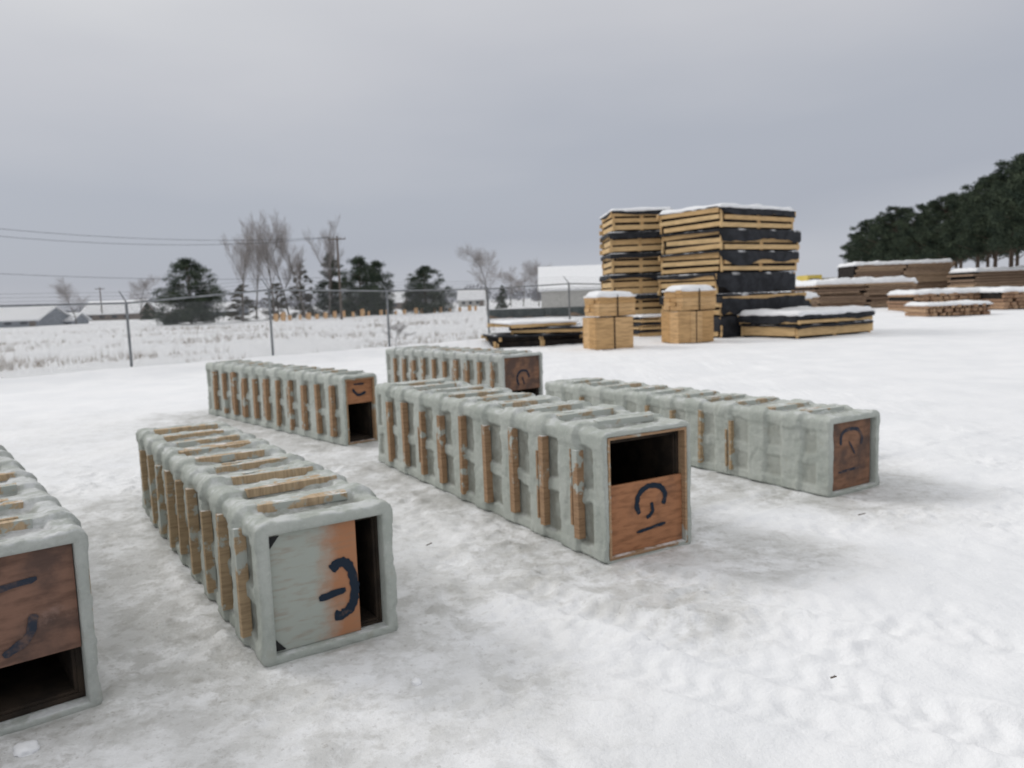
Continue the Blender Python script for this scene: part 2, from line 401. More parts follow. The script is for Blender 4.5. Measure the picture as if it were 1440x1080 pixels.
hz+=(.006*(1-flat)+.005)*fbm(GX*8,GY*8,Z0,3,3)*near
crumb=ss(.12,.4,fbm(GX*1.1,GY*1.1,Z0,2,71))
hz+=(.002+.013*crumb)*ss(.22,.42,fbm(GX*13,GY*13,Z0,2,9))*near
hz+=.008*crumb*ss(.3,.5,vn(GX*26,GY*26,Z0,19))*near
fence_y=21.3+(GX+10.35)*.924
hz+=.18*fbm(GX*.15,GY*.15,Z0,3,5)*ss(18,40,GY)
hz+=.16*np.exp(-((GY-fence_y+1.5)/1.6)**2)*(GX<0)
rn=np.random.RandomState(3)
core=(GY<16)&(np.abs(GX)<10)
iy=np.where(core.any(1))[0]; ix=np.where(core.any(0))[0]
sl=(slice(iy[0],iy[-1]+1),slice(ix[0],ix[-1]+1))
sx_,sy_=GX[sl],GY[sl]; acc=np.zeros(sx_.shape)
xr=sx_[0];yr=sy_[:,0]
for q in range(260):
    fx=rn.uniform(-5,6);fy=rn.uniform(2,13)
    if q<170: fx=rn.normal(-.2,1.2);fy=rn.uniform(2.6,8)
    a=rn.uniform(0,PI); i0,i1=np.searchsorted(xr,(fx-.4,fx+.4)); j0,j1=np.searchsorted(yr,(fy-.4,fy+.4))
    X_,Y_=sx_[j0:j1,i0:i1],sy_[j0:j1,i0:i1]
    u_=(X_-fx)*math.cos(a)+(Y_-fy)*math.sin(a); w_=-(X_-fx)*math.sin(a)+(Y_-fy)*math.cos(a)
    r2=(u_/.14)**2+((w_+.012*np.sin(u_*22))/.05)**2
    acc[j0:j1,i0:i1]+= -.011*np.exp(-r2**2)*(1+.25*np.sign(np.sin(u_*190)))+.005*np.exp(-(r2-2.0)**2)
for (p,q,wd,k_) in ((G(850,860),G(1430,1030),.14,1.5),(G(1010,820),G(1440,905),.14,1.2),(G(0,640),G(300,600),.2,1.0),(G(0,600),G(280,575),.2,1.0),(G(560,720),G(760,980),.16,.7),(G(980,730),G(1440,600),.16,1.0),(G(1000,960),G(1440,1075),.14,1.1)):
    d=math.atan2(q[1]-p[1],q[0]-p[0]); Lt=math.dist(p,q)
    w_=-(sx_-p[0])*math.sin(d)+(sy_-p[1])*math.cos(d)+.05*np.sin(sx_*1.3); u_=(sx_-p[0])*math.cos(d)+(sy_-p[1])*math.sin(d)
    on=ss(-1.2,-.2,u_)*ss(Lt+1.5,Lt+.3,u_)*k_*(.75+.5*vn(u_*1.5,w_*2,0*u_,4))
    lug=np.clip(np.sin(u_*2*PI/.12+np.abs(w_)*28)*2,-1,1)
    inside=ss(wd,wd*.8,np.abs(w_))
    hs_=hz[sl]; hs_[:]=hs_-hs_*np.clip(inside*on*.6,0,1)
    acc+=on*(inside*(-.013+.0045*lug)+.010*np.exp(-((np.abs(w_)-wd*1.2)/.05)**2)*(1+.8*fbm(sx_*9,sy_*9,0*sx_,2,33)))
hz[sl]+=np.where(dmin[sl]<.1,0,acc)*ss(.05,.25,dmin[sl])
hz=np.where(dmin<.05,np.minimum(hz,0),hz)
hz+=.018*np.exp(-((dmin-.08)/.05)**2)*(1+1.4*fbm(GX*6,GY*6,Z0,2,8))*near*.6
hh,ww=GX.shape
me=bpy.data.meshes.new('ground')
I=np.arange(hh*ww).reshape(hh,ww)
fa=np.stack([I[:-1,:-1],I[:-1,1:],I[1:,1:],I[1:,:-1]],-1).reshape(-1,4).tolist()
me.from_pydata(np.stack([GX,GY,hz],-1).reshape(-1,3).tolist(),[],fa); me.polygons.foreach_set('use_smooth',[True]*len(me.polygons))
at_=me.attributes.new('trodden','FLOAT','POINT')
dirt=ss(1.25,.15,dmin+.7*fbm(GX*1.1,GY*1.1,Z0,3,21))
lane=np.exp(-((GX+.15*GY-(-.5))/1.1)**2)*ss(14,6,GY)*.7
lane2=ss(-1,-3,GX)*ss(14,10,GY)*ss(4,6,GY)*.4
dirt=np.clip(np.maximum(dirt,lane)+lane2*.5,0,1)*ss(16,11,GY)
at_.data.foreach_set('value',dirt.reshape(-1).astype(np.float32))
Mt,nt,b=newmat('snow_ground')
att=nd(nt,'ShaderNodeAttribute'); att.attribute_name='trodden'
n1=noise(nt,.9,6,.62); n2=noise(nt,5,7,.7); n3=noise(nt,38,4,.65); n5=noise(nt,2.2,7,.72); n6=noise(nt,14,6,.7)
col=mixc(nt,rng(nt,n1,.35,.65),(.82,.83,.85),(.88,.885,.90))
d0=mth(nt,'MULTIPLY',att.outputs['Fac'],rng(nt,n5,.38,.58,.2,1))
col=mixc(nt,mth(nt,'MULTIPLY',d0,.85),col,(.57,.57,.555))
d2=mth(nt,'MULTIPLY',att.outputs['Fac'],rng(nt,n2,.47,.60))
col=mixc(nt,mth(nt,'MULTIPLY',d2,.55),col,(.42,.415,.39))
d4=mth(nt,'MULTIPLY',att.outputs['Fac'],rng(nt,n6,.52,.66))
col=mixc(nt,mth(nt,'MULTIPLY',d4,.45),col,(.36,.345,.315))
d3=mth(nt,'MULTIPLY',att.outputs['Fac'],rng(nt,n3,.60,.70))
col=mixc(nt,mth(nt,'MULTIPLY',d3,.5),col,(.24,.215,.185))
nt.links.new(col,b.inputs['Base Color'])
nt.links.new(mth(nt,'SUBTRACT',.75,mth(nt,'MULTIPLY',d0,.38)),b.inputs['Roughness']); b.inputs['Specular IOR Level'].default_value=.35
hb=mth(nt,'ADD',mth(nt,'ADD',n2,n6),mth(nt,'MULTIPLY',n3,.4)); bump(nt,b,hb,.42,.03)
me.materials.append(Mt)
g=bpy.data.objects.new('ground',me); C.objects.link(g); g['kind']='structure'
def clod(x,y,r,label):
    bm=bmesh.new(); bmesh.ops.create_icosphere(bm,subdivisions=3,radius=r)
    for v in bm.verts:
        k=1+.45*float(fbm(v.co.x*3/r*.5+x,v.co.y*3/r*.5,v.co.z*3/r*.5,3,4)); v.co*=k; v.co.z*=.55
    me=bpy.data.meshes.new('snow_clod'); bm.to_mesh(me); bm.free(); me.materials.append(M['snowcap'])
    me.polygons.foreach_set('use_smooth',[True]*len(me.polygons))
    o=bpy.data.objects.new('snow_clod',me); C.objects.link(o); o.location=(x,y,r*.15)
    tag(o,label,'snow')
clod(*G(35,1056),.045,'lump of snow at the bottom left corner, before the leftmost crate')
clod(*G(585,960),.024,'tiny lump of snow in front of the crate with the thick grey rim')
for (u,v,l,a,lab) in ((1207,727,.06,.3,'short brown stick on the snow before the rightmost crate'),(1168,958,.025,.1,'tiny wood splinter lying on the open snow at lower right'),(600,770,.05,.9,'wood chip on trodden snow between the two front crates')):
    x,y=G(u,v); mb=MB(); mb.tube((0,0,0),(l*math.cos(a),l*math.sin(a),.004),.004,.003,6); mb.tube((l*.5*math.cos(a),l*.5*math.sin(a),.002),(l*.7,l*.1,.01),.003,.001,5)
    o=build('stick',mb,M['pole']); o.location=(x,y,.015); tag(o,lab,'stick')
# ------------------------------------------------------------------ snow cap helper
def snowcap(parent,w,d,z,th,seed,over=.05,name='snow_cap'):
    nx_=max(8,int(w/.12)); ny_=max(8,int(d/.12)); V=[];Fq=[]
    tx=np.linspace(-1,1,nx_);ty=np.linspace(-1,1,ny_)
    A,B=np.meshgrid(tx,ty,indexing='ij')
    x=A*(w/2+over);y=B*(d/2+over)
    ed=np.maximum(np.abs(A),np.abs(B)); k=np.clip((1-ed)*min(w,d)/.25,0,1)**.5
    wob=over*.8*fbm(x*2+seed,y*2,0*x,2,seed)
    x=x+wob*(np.abs(A)>.9)*np.sign(A);y=y+wob*(np.abs(B)>.9)*np.sign(B)
    zz=z-.02+k*th*(1+.6*fbm(x*1.5,y*1.5,0*x,3,seed))
    mb=MB(); V=np.stack([x,y,zz],-1).reshape(-1,3).tolist()
    for i in range(nx_-1):
        for j in range(ny_-1): Fq.append((i*ny_+j,(i+1)*ny_+j,(i+1)*ny_+j+1,i*ny_+j+1))
    per=[(i,0) for i in range(nx_)]+[(nx_-1,j) for j in range(1,ny_)]+[(i,ny_-1) for i in range(nx_-2,-1,-1)]+[(0,j) for j in range(ny_-2,0,-1)]
    st=len(V)
    for q,(i,j) in enumerate(per):
        p=V[i*ny_+j]; V.append((p[0]*.985,p[1]*.985,p[2]-.03-.05*abs(math.sin(q*.7+seed))*th*4))
    m_=len(per)
    for q in range(m_):
        a=per[q];b_=per[(q+1)%m_]; Fq.append((a[0]*ny_+a[1],b_[0]*ny_+b_[1],st+(q+1)%m_,st+q))
    Fq.append(tuple(st+q for q in range(m_)))
    mb.add(V,Fq); return build(name,mb,M['snowcap'],parent,smooth=True)
def tarp(parent,w,d,z,drops,seed,hmax,mat='tarp'):
    per=[]; st_=.12
    def seg(p,q,dr,nx_,ny_):
        n=int(math.dist(p,q)/st_)
        for i in range(n): per.append((p[0]+(q[0]-p[0])*i/n,p[1]+(q[1]-p[1])*i/n,dr,nx_,ny_))
    a=w/2+.02;b_=d/2+.02
    seg((-a,-b_),(a,-b_),drops[0],0,-1);seg((a,-b_),(a,b_),drops[1],1,0);seg((a,b_),(-a,b_),drops[2],0,1);seg((-a,b_),(-a,-b_),drops[3],-1,0)
    V=[];n=len(per)
    for r in range(5):
        for i,(x,y,dr,ex,ey) in enumerate(per):
            nz_=float(vn(x*.9+seed,y*.9,0,seed)); n2=float(vn(x*6,y*6,r*.8,seed+5)); n3=float(vn(x*4+seed,y*4,3,seed))
            dd=dr*(1+.38*nz_+.10*n3)+.02; t=r/4
            if r==0: V.append((x*.99,y*.99,z))
            else:
                o=.025+.014*n2*t
                V.append((x+ex*o,y+ey*o,max(z-dd*t,.02)))
    Fq=[(r*n+i,r*n+(i+1)%n,(r+1)*n+(i+1)%n,(r+1)*n+i) for r in range(4) for i in range(n)]
    Fq.append(tuple(range(n)))
    mb=MB(); mb.add(V,Fq); return build('tarp',mb,M[mat],parent,smooth=True)
def timber_panel(center,z,ang,w,d,h,label,drops=None,rows=3,snow=None,seed=1,mat='lumber',group=None,mess=1,tmat='tarp'):
    rnd=random.Random(seed)
    root=thing('timber_panel',label,'timber panel',(center[0],center[1],z),ang,group)
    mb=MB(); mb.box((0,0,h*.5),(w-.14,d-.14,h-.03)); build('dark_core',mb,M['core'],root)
    mb=MB(); ph=h/rows
    for r in range(rows):
        zc=ph*(r+.5); bh=ph*rnd.uniform(.55,.82)
        for s in (-1,1):
            o=rnd.uniform(-.05,.03)*mess
            mb.box((rnd.uniform(-.08,.08)*mess,s*(d/2-.03+o),zc),(w*rnd.uniform(.95,1.02),.06,bh),Matrix.Rotation(rnd.uniform(-.008,.008)*mess,3,'Y'))
            mb.box((s*(w/2-.03+o),rnd.uniform(-.06,.06)*mess,zc),(.06,d*rnd.uniform(.94,.99)-.13,bh),Matrix.Rotation(rnd.uniform(-.012,.012)*mess,3,'X'))
    for sx in (-1,1):
        for q in range(3): mb.box((sx*(w/2-.055)*(1 if q!=1 else 0.02),(-1 if q<2 else 1)*(d/2-.07),h*.5),(.09,.05,h*.98))
    build('boards',mb,M[mat],root)
    if drops: tarp(root,w,d,h+.012,drops,seed,h,tmat)
    if snow: snowcap(root,w,d,h+.015,snow,seed,.06)
    return root
def centre(corner,ang,w,d): 
    return (corner[0]+math.cos(ang)*w/2-math.sin(ang)*d/2, corner[1]+math.sin(ang)*w/2+math.cos(ang)*d/2)
ordn=['topmost','second from top','third from top','fourth from top','fifth from top','lowest']
hs=.76
for i in range(6):
    k=5-i
    w=4.2+ (.55 if k>=4 else .18*(k in(1,2))); an=R(35)+R(random.uniform(-2,2))
    c=centre((7.40,27.3),R(35),4.1,2.9)
    dr=[(.28,.3,.2,.04),(.38,.3,.2,.07),(.40,.4,.2,.06),(.58,.5,.3,.12),(.76,.6,.3,.30),(.78,.6,.3,.50)][k]
    off=.30 if k>=4 else random.uniform(-.12,.20)
    c=(c[0]+math.cos(R(35))*off,c[1]+math.sin(R(35))*off)
    timber_panel(c,i*hs,an,w,2.9,hs-.03,'%s of six panels in the tall right timber stack, hung with black tarp'%ordn[k],dr,3,.12 if k==0 else None,40+i,mess=1.5)
for i in range(6):
    k=5-i; a=R(2)
    c=(5.15+random.uniform(-.10,.10),31.7)
    timber_panel(c,i*.81,a+R(random.uniform(-2,2)),2.3,2.5,.77,'%s of six panels in the narrow left timber stack'%ordn[k],(.12+.14*random.random(),.25,.2,.14),3,.10 if k==0 else None,60+i,mess=1.6)
def bundle(center,z,ang,w,d,h,label,vertical=True,snow=None,seed=1,mat='lumber_o',bw=.15,straps=1):
    rnd=random.Random(seed); root=thing('lumber_bundle',label,'lumber',(center[0],center[1],z),ang)
    mb=MB()
    if vertical:
        for (L_,ax) in ((w,0),(d,1)):
            n=max(2,int(L_/bw))
            for i in range(n):
                t=-L_/2+L_*(i+.5)/n
                for s in (-1,1):
                    o=rnd.uniform(-.012,.012); zt=rnd.uniform(-.02,.0)
                    if ax==0: mb.box((t,s*(d/2-.02+o),h/2+zt),(L_/n-.008,.04,h-.02))
                    else: mb.box((s*(w/2-.02+o),t,h/2+zt),(.04,min(L_/n-.012,.6) ,h-.02))
        mb.box((0,0,h/2),(w-.09,d-.09,h-.04))
    else:
        n=max(3,int(h/.12)); nb=max(3,int(d/bw))
        for r in range(n):
            for i in range(nb):
                mb.box((rnd.uniform(-.03,.03),-d/2+d*(i+.5)/nb,h*(r+.5)/n),(w,d/nb-.012,h/n-.006))
    build('boards',mb,M[mat],root)
    for q in range(straps):
        x=w*((q+1)/(straps+1)-.5)
        mb=MB()
        for s in (-1,1): mb.box((x,s*(d/2+.008+.02*(not vertical)),h/2),(.035,.012,h+.02))
        mb.box((x,0,h+.012),(.035,d+.02,.01)); build('strap',mb,M['core'],root)
    if snow: snowcap(root,w,d,h+.01,snow,seed,.03)
    return root
def post_pile(u0,u1,vt,Y,label,mat,ang,seed,d=3,bw=.25,bh=.2,snow=.18,mess=.1):
    p0=at(u0,vt,Y);p1=at(u1,vt,Y); w=p1[0]-p0[0]; h=(p0[2]+p1[2])/2-.12
    rnd=random.Random(seed); root=thing('lumber_pile',label,'lumber',((p0[0]+p1[0])/2,Y+d/2,0),ang)
    mb=MB(); n=max(2,int(h/bh)); nb=max(1,int(w/bw))
    for r in range(n):
        shift=rnd.uniform(-.5,.5)*min(bw*.5,.5)
        for i in range(nb):
            o=rnd.uniform(-mess,mess)
            mb.box((-w/2+w*(i+.5)/nb+shift+rnd.uniform(-mess,mess),o,h*(r+.5)/n),(w/nb*rnd.uniform(.93,1)-.02,d,h/n*rnd.uniform(.7,.95)),Matrix.Rotation(rnd.uniform(-.006,.006),3,'Y'))
    build('boards',mb,M[mat],root)
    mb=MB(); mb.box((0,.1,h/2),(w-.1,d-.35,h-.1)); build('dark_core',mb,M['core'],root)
    snowcap(root,w,d,h+.01,snow,seed,.05); return root
def bund2(u0,u1,vb,ang,h1,h2,lab,seed):
    x,y=G((u0+u1)/2,vb); wpx=(u1-u0)/FPX*y
    w=wpx/(math.cos(ang)+math.sin(abs(ang))*.8); d=w*.8
    c=(x,y+d*.6)
    bundle(c,0,ang,w,d,h1,'lower tan lumber block %s'%lab,True,None,seed,bw=.42)
    bundle((c[0]+.08,c[1]),h1+.03,ang+R(3),w*1.0,d*.97,h2,'upper snow capped lumber block %s'%lab,False,.13,seed+1,bw=.3,straps=1)
bund2(824,893,491,R(18),.96,.62,'of the left pair standing before the narrower stack',80)
bund2(938,1008,482,R(20),1.02,.66,'of the right pair standing before the taller stack',84)
x,y=G(757,488)
for i,(dw,da,h,w_) in enumerate(((0,0,.22,3.3),(-.15,6,.19,2.9),(.35,-8,.19,2.5),(-.1,9,.16,2.3))):
    timber_panel((x+dw,y+1.4),i*.215,R(8+da),w_,2.3,h,'%s of four rough flat pallets in the low pile farthest left of the stacks'%['lowest','second lowest','second highest','topmost'][i],(.05,.05,.05,.07) if i in (1,2) else None,1,.06 if i==3 else None,90+i,'lumber',mess=3)
x,y=G(916,474)
for i in range(3):
    timber_panel((x+.05*i,y+1.0),i*.27,R(15),1.5,2.0,.25,'%s pallet of the small low pile between the two lumber block pairs'%['lowest','middle','top'][i],(.06,.04,.04,.1),2 if i else 1,.05 if i==2 else None,95+i)
x,y=G(1122,476); a=R(30)
c=centre((x,y),a,3.8,2.5)
timber_panel(c,0,a,3.8,2.5,.42,'lower of two wide low timber panels lying right of the taller stack',(.10,.05,.05,.05),1,None,101)
timber_panel((c[0],c[1]),.44,a+R(1.5),3.9,2.6,.34,'upper snow covered timber panel of the low pile right of the taller stack',(.20,.22,.1,.30),2,.14,102)
x,y,_=at(1105,420,28.4)
timber_panel((x+.45,y+3.2),0,R(35),3.2,1.6,1.25,'dark tarp wrapped timber panel at the right foot of the taller stack',(1.1,1.1,1,1),3,.16,103)
post_pile(1142,1290,396,56,'wide loose brown lumber pile just right of the taller stack, uneven snow on top','lumber_b',R(4),110,4,3.5,.16,.34,.25)
post_pile(1205,1340,368,66,'tall brown lumber pile with flat snow top below the dark pines','lumber_b',R(-3),111,4,4,.2,.22,.15)
post_pile(1282,1410,408,48,'long low tan lumber pile right of the wide brown one','lumber_r',R(3),112,3,.3,.2,.2)
post_pile(1302,1396,424,39,'small reddish bundle of posts lying nearest in the right distance','lumber_r',R(2),113,2,.17,.15,.12)
post_pile(1376,1450,377,60,'tall pile at the right picture edge under the pines','lumber_b',R(-3),114,4,3,.2,.22,.15)
post_pile(1408,1500,405,46,'low tan lumber pile cut by the right picture edge','lumber_r',R(3),115,3,.3,.2,.2)
post_pile(1085,1150,414,42,'short dark brown pile half hidden behind the tarp wrapped panel','lumber_b',R(5),116,2,2,.15,.2)
for i,(u,w_) in enumerate(((704,2.2),(742,2.6),(782,2.0),(820,2.4))):
    xx_,_,_=at(u,435,66)
    timber_panel((xx_,66),0,R(random.uniform(-6,6)),w_,1.6,.75,'%s low green tarped bundle on the snow before the white roofed building'%['leftmost','second from left','third from left','rightmost'][i],(.6,.6,.6,.6),2,None,130+i,'lumber_b',tmat='greentarp')
x0=at(1162,378,85)
t=thing('truck','small yellow truck far away behind the lumber piles, only its top showing','truck',(x0[0],85,-.45),R(10))
mb=MB(); mb.box((0,0,1.1),(5.5,2.2,.4)); mb.box((.9,0,2.2),(3.6,2.2,1.9)); build('body',mb,M['wall_t'],t)
mb=MB(); mb.box((-2.0,0,2.35),(1.7,2.1,2.2),None,.06); build('cab',mb,M['yellow'],t)
mb=MB(); mb.box((-2.0,-1.09,2.75),(1.1,.03,.7)); build('window',mb,M['glass'],t)
for sx in (-2,1.8):
    for sy in (-1,1):
        mb=MB(); mb.tube((sx,sy*.85,.5),(sx,sy*1.12,.5),.5,.5,14); build('wheel',mb,M['rubber'],t)
# ------------------------------------------------------------------ fence
FP=[(-16.8,15.5),(-13.55,18.4),(-10.35,21.3),(-7.18,23.6),(-4.18,27.0),(-.82,30.5),(2.6,34.0),(6.2,37.4),(9.8,40.8)]
FH=[1.9,1.9,1.88,2.15,2.05,2.05,2.2,2.1,2.1]
fn=thing('chain_link_fence','grey chain link fence with barbed wire running across the snow behind the crates','fence',(-10.35,21.3,0))
O=Vector((-10.35,21.3,0))
for i,(p,h) in enumerate(zip(FP,FH)):
    mb=MB(); P=Vector((p[0],p[1],0))-O
    mb.tube(P-Vector((0,0,.2)),P+Vector((0,0,h)),.038,.038,8)
    po=build('post',mb,M['metal'],fn)
    mb=MB(); mb.tube(P+Vector((0,0,h)),P+Vector((-.22,.12,h+.30)),.022,.015,6); build('barb_arm',mb,M['metal'],po)
for i in range(len(FP)-1):
    A=Vector((*FP[i],0))-O;B=Vector((*FP[i+1],0))-O;h0,h1=FH[i]-.03,FH[i+1]-.03
    mb=MB(); mb.tube(A+Vector((0,0,h0)),B+Vector((0,0,h1)),.028,.028,6); build('top_rail',mb,M['metal'],fn)
    mb=MB()
    for q in range(3):
        k=(q+1)/3; o=Vector((-.22*k,.12*k,.30*k))
        mb.tube(A+Vector((0,0,h0))+o,B+Vector((0,0,h1))+o,.004,.004,3)
    build('barbed_wire',mb,M['wire'],fn)
    mb=MB(); D=(B-A); L=Vector((D.x,D.y,0)).length; D=Vector((D.x,D.y,0))/L; hh_=min(h0,h1)
    s_=.075; n=int((L+hh_)/s_); wd=.0055
    for sg in (1,-1):
        for q in range(n):
            x0_=q*s_-hh_; x1_=x0_+hh_; za,zb=0.03,hh_
            if x0_<0: za=-x0_; xa=0
            else: xa=x0_
            if x1_>L: zb=hh_-(x1_-L); xb=L
            else: xb=x1_
            if zb-za<.03: continue
            if sg==-1: za,zb=hh_-za,hh_-zb
            pa=A+D*xa+Vector((0,0,za));pb=A+D*xb+Vector((0,0,zb))
            t_=Vector((0,0,wd))
            mb.add([pa-t_,pb-t_,pb+t_,pa+t_],[(0,1,2,3)])
    build('chain_mesh',mb,M['wire'],fn,recalc=False)
# ------------------------------------------------------------------ utility poles & lines
def upole(x,y,h,label):
    t=thing('utility_pole',label,'pole',(x,y,0))
    mb=MB(); mb.tube((0,0,-.3),(0,0,h),.15,.10,8); build('pole',mb,M['pole'],t)
    mb=MB(); mb.box((0,-.15,h-.35),(2.0,.10,.12)); build('crossarm',mb,M['pole'],t)
    for x_ in (-.9,-.3,.3,.9):
        mb=MB(); mb.tube((x_,-.15,h-.29),(x_,-.15,h-.1),.05,.035,6); build('insulator',mb,M['metal'],t)
Pp=at(480,440,90); upole(Pp[0],90,at(476,332,90)[2],'tall wooden utility pole with crossarm among the bare trees')
Pq=at(143,435,170); upole(Pq[0],170,at(143,404,170)[2],'small distant utility pole above the white roofs at left')
Pl=(-58,62)
def wire(a,b,sag,r,label):
    mb=MB(); prev=None;n=24
    for i in range(n+1):
        t=i/n; p=Vector(a).lerp(Vector(b),t); p.z-=sag*4*t*(1-t)
        if prev is not None: mb.tube(prev,p,r,r,4)
        prev=p
    tag(build('power_line',mb,M['cable']),label,'power line','overhead lines at upper left')
hp_=at(476,332,90)[2]
for q,(z0_,z1_,sg,lab) in enumerate(((11.4,hp_-.12,1.4,'uppermost sagging power line crossing the sky at left'),(10.9,hp_-.12,1.8,'second power line just below the uppermost at left'),(6.8,hp_-4.6,.8,'lowest power line crossing just above the left trees'))):
    a=(Pl[0],Pl[1],z0_); bb=(Pp[0]+(-.9,-.3,0)[q],89.85,z1_); wire(a,bb,sg,.022,lab)
# ------------------------------------------------------------------ trees
def cards(clumps,n,size,seed,flat=.6):
    rs=np.random.RandomState(seed); k=len(clumps)
    cl=np.array(clumps); wts=cl[:,3]**2; wts/=wts.sum()
    idx=rs.choice(k,n,p=wts); d=rs.normal(size=(n,3)); d/=np.linalg.norm(d,axis=1)[:,None]
    rad=rs.uniform(.1,1.7,n)**.8
    c=cl[idx,:3]+d*(cl[idx,3]*rad)[:,None]*np.array([1,1,flat])
    c[:,2]=np.maximum(c[:,2],.05)
    a=rs.normal(size=(n,3));a/=np.linalg.norm(a,axis=1)[:,None]
    b=rs.normal(size=(n,3));b/=np.linalg.norm(b,axis=1)[:,None]
    s=size*rs.uniform(.5,1.3,n)[:,None]
    v=np.stack([c-a*s*.6-b*s*.10,c+a*s*.9,c+b*s*.35-a*s*.2],1).reshape(-1,3)
    mb=MB(); mb.v=v.tolist(); mb.f=[(3*i,3*i+1,3*i+2) for i in range(n)]
    return mb
def pine_proto(seed,h,w,base,shape,ncl,n,size,mat='pine'):
    rnd=random.Random(seed); cl=[]; tr=MB(); lean=rnd.uniform(-.3,.3)
    tr.tube((0,0,-.2),(lean*.5,0,h*.5),.019*h,.013*h,7); tr.tube((lean*.5,0,h*.5),(lean,0,h*.93),.013*h,.004*h,6)
    for i in range(ncl):
        t=rnd.random()
        if shape=='tall': t=t**.85
        else: t=t**1.15
        z=base+(h-base)*t
        if shape=='cone': r=w/2*(1-t)**.7*(.7+.4*rnd.random())
        elif shape=='round': r=w/2*(1-t**2.2)**.62*(.66+.44*rnd.random())
        else: r=w/2*(1-abs(t-.3)**1.7*1.1)*(.65+.5*rnd.random())
        a=rnd.uniform(0,2*PI); rr=r*rnd.uniform(.3,1)
        cr_=w*.5*rnd.uniform(.12,.22)*(1-.4*t)
        x_,y_=math.cos(a)*rr+lean*t,math.sin(a)*rr
        cl.append((x_,y_,z-.1*cr_,cr_))
        if i%2==0: tr.tube((lean*t*.8,0,max(z-r*.35,base*.6)),(x_,y_,z),.005*h,.002*h,4)
    return cards(cl,n,size,seed),tr,mat
def place_tree(proto,x,y,s,rz,label,group=None,name='pine_tree',cat='tree',cache={}):
    t=thing(name,label,cat,(x,y,0),rz,group); t.scale=(s,s,s)
    key=id(proto)
    if key not in cache:
        a=build('crown',proto[0],M[proto[2]],t,recalc=False); b_=build('trunk',proto[1],M['barkp'] if name=='pine_tree' else M['bark'],t); cache[key]=(a,b_)
    else:
        for o in cache[key]:
            c=o.copy(); C.objects.link(c); c.parent=t
    return t
pr_b=[pine_proto(s,9,10,.5,'round',160,38000,.21) for s in (11,12)]
pr_c=[pine_proto(13,9,6.5,.4,'cone',100,19000,.2)]
pr_cb=pine_proto(14,9,6.5,.5,'round',80,13000,.2,'pineb')
pr_t=[pine_proto(s,12,7.6,4.8,'tall',120,28000,.21) for s in (15,16,17)]
def tree_at(pr,u,vb,vt,Y,hp,label,rz=0,wsc=1,**k):
    p=at(u,(vb+vt)/2,Y); zt=at(u,vt,Y)[2]; s=zt/hp
    t=place_tree(pr,p[0],Y,s,rz,label,**k)
    t.scale=(s*wsc,s*wsc,s); return t
tree_at(pr_b[0],266,450,362,88,9.3,'broad dark pine left of the tall bare trees',0,1.1)
tree_at(pr_b[1],506,440,358,105,9.3,'broad dark pine just right of the utility pole',1,.85)
tree_at(pr_c[0],466,440,352,108,9.3,'pointed pine directly behind the utility pole',1.4,1.1)
tree_at(pr_b[0],597,432,373,112,9.3,'low broad dark pine standing alone before the round bare tree',2.2,1.2)
tree_at(pr_b[1],530,440,364,112,9.3,'dark pine forming the right shoulder of the group by the pole',4,.75)
tree_at(pr_cb,424,440,368,104,9.3,'brownish conifer between two tall bare trees',.5,.75)
tree_at(pr_cb,390,442,396,100,9.3,'short brownish conifer at the foot of the bare trees',1.5,1.2)
tree_at(pr_c[0],706,425,400,130,9.3,'tiny dark conifer right of the round bare tree',2,1.0)
tree_at(pr_cb,340,444,398,98,9.3,'small brownish bushy conifer right of the broad left pine',2.6,1.4)
tree_at(pr_c[0],206,440,426,150,9.3,'tiny conifer among the left houses',2.6,1.3)
RT=[(1206,324,122),(1222,306,116),(1240,300,108),(1262,286,102),(1286,296,96),(1306,280,90),(1330,270,84),(1352,266,80),(1376,248,74),(1400,238,69),(1424,220,64),(1450,208,60),(1482,192,56),(1256,310,118),(1302,300,108),(1345,285,98),(1390,268,90),(1432,250,82)]
posn=['first','second','third','fourth','fifth','sixth','seventh','eighth','ninth','tenth','eleventh','twelfth','thirteenth']
for i,(u,vt,Y) in enumerate(RT):
    if i<13: lab='%s dark pine from the left in the front row of the tree line at right'%posn[i]
    else: lab='%s dark pine from the left in the rear row of the right tree line'%posn[i-13]
    tree_at(pr_t[i%3],u,400,vt,Y,12.5,lab,i*1.3,1.0,group='dark pines of the tree line at right')
def bare(seed,h,spread,up,levels,r0,nb=2,fork=.25,dec=(.45,.70),trunk=.62,rmin=.0085):
    rnd=random.Random(seed); tr=MB(); tw=MB()
    def grow(p,d,L,r,lv):
        nseg=4; q=p
        for i in range(nseg):
            d2=(d+Vector((rnd.gauss(0,.09),rnd.gauss(0,.09),up*.08))).normalized()
            q2=q+d2*L/nseg; ra=r*(1-.6*i/nseg); rb=r*(1-.6*(i+1)/nseg)
            (tr if lv>=levels-1 else tw).tube(q,q2,ra,rb,5 if lv>=levels-1 else 3)
            q=q2;d=d2
            if lv>0 and (i>0 or lv<levels) and i/nseg>=fork*(lv==levels):
                for _ in range(nb):
                    a=Vector((rnd.gauss(0,1),rnd.gauss(0,1),rnd.gauss(0,.3))).normalized()
                    nd_=(d*(1-spread)+a*spread+Vector((0,0,up*.25))).normalized()
                    grow(q,nd_,L*rnd.uniform(*dec)*(1-.08*i),max(rb*.45,rmin),lv-1)
        if lv>0: grow(q,d,L*.5,max(r*.4,rmin),lv-1)
    grow(Vector((0,0,0)),Vector((0,0,1)),h*trunk,r0,levels)
    return tw,tr,'twig'
pb_t=[bare(s,10,.42,.6,4,.11,dec=(.42,.66),trunk=.50,rmin=.005) for s in (21,22,23)]
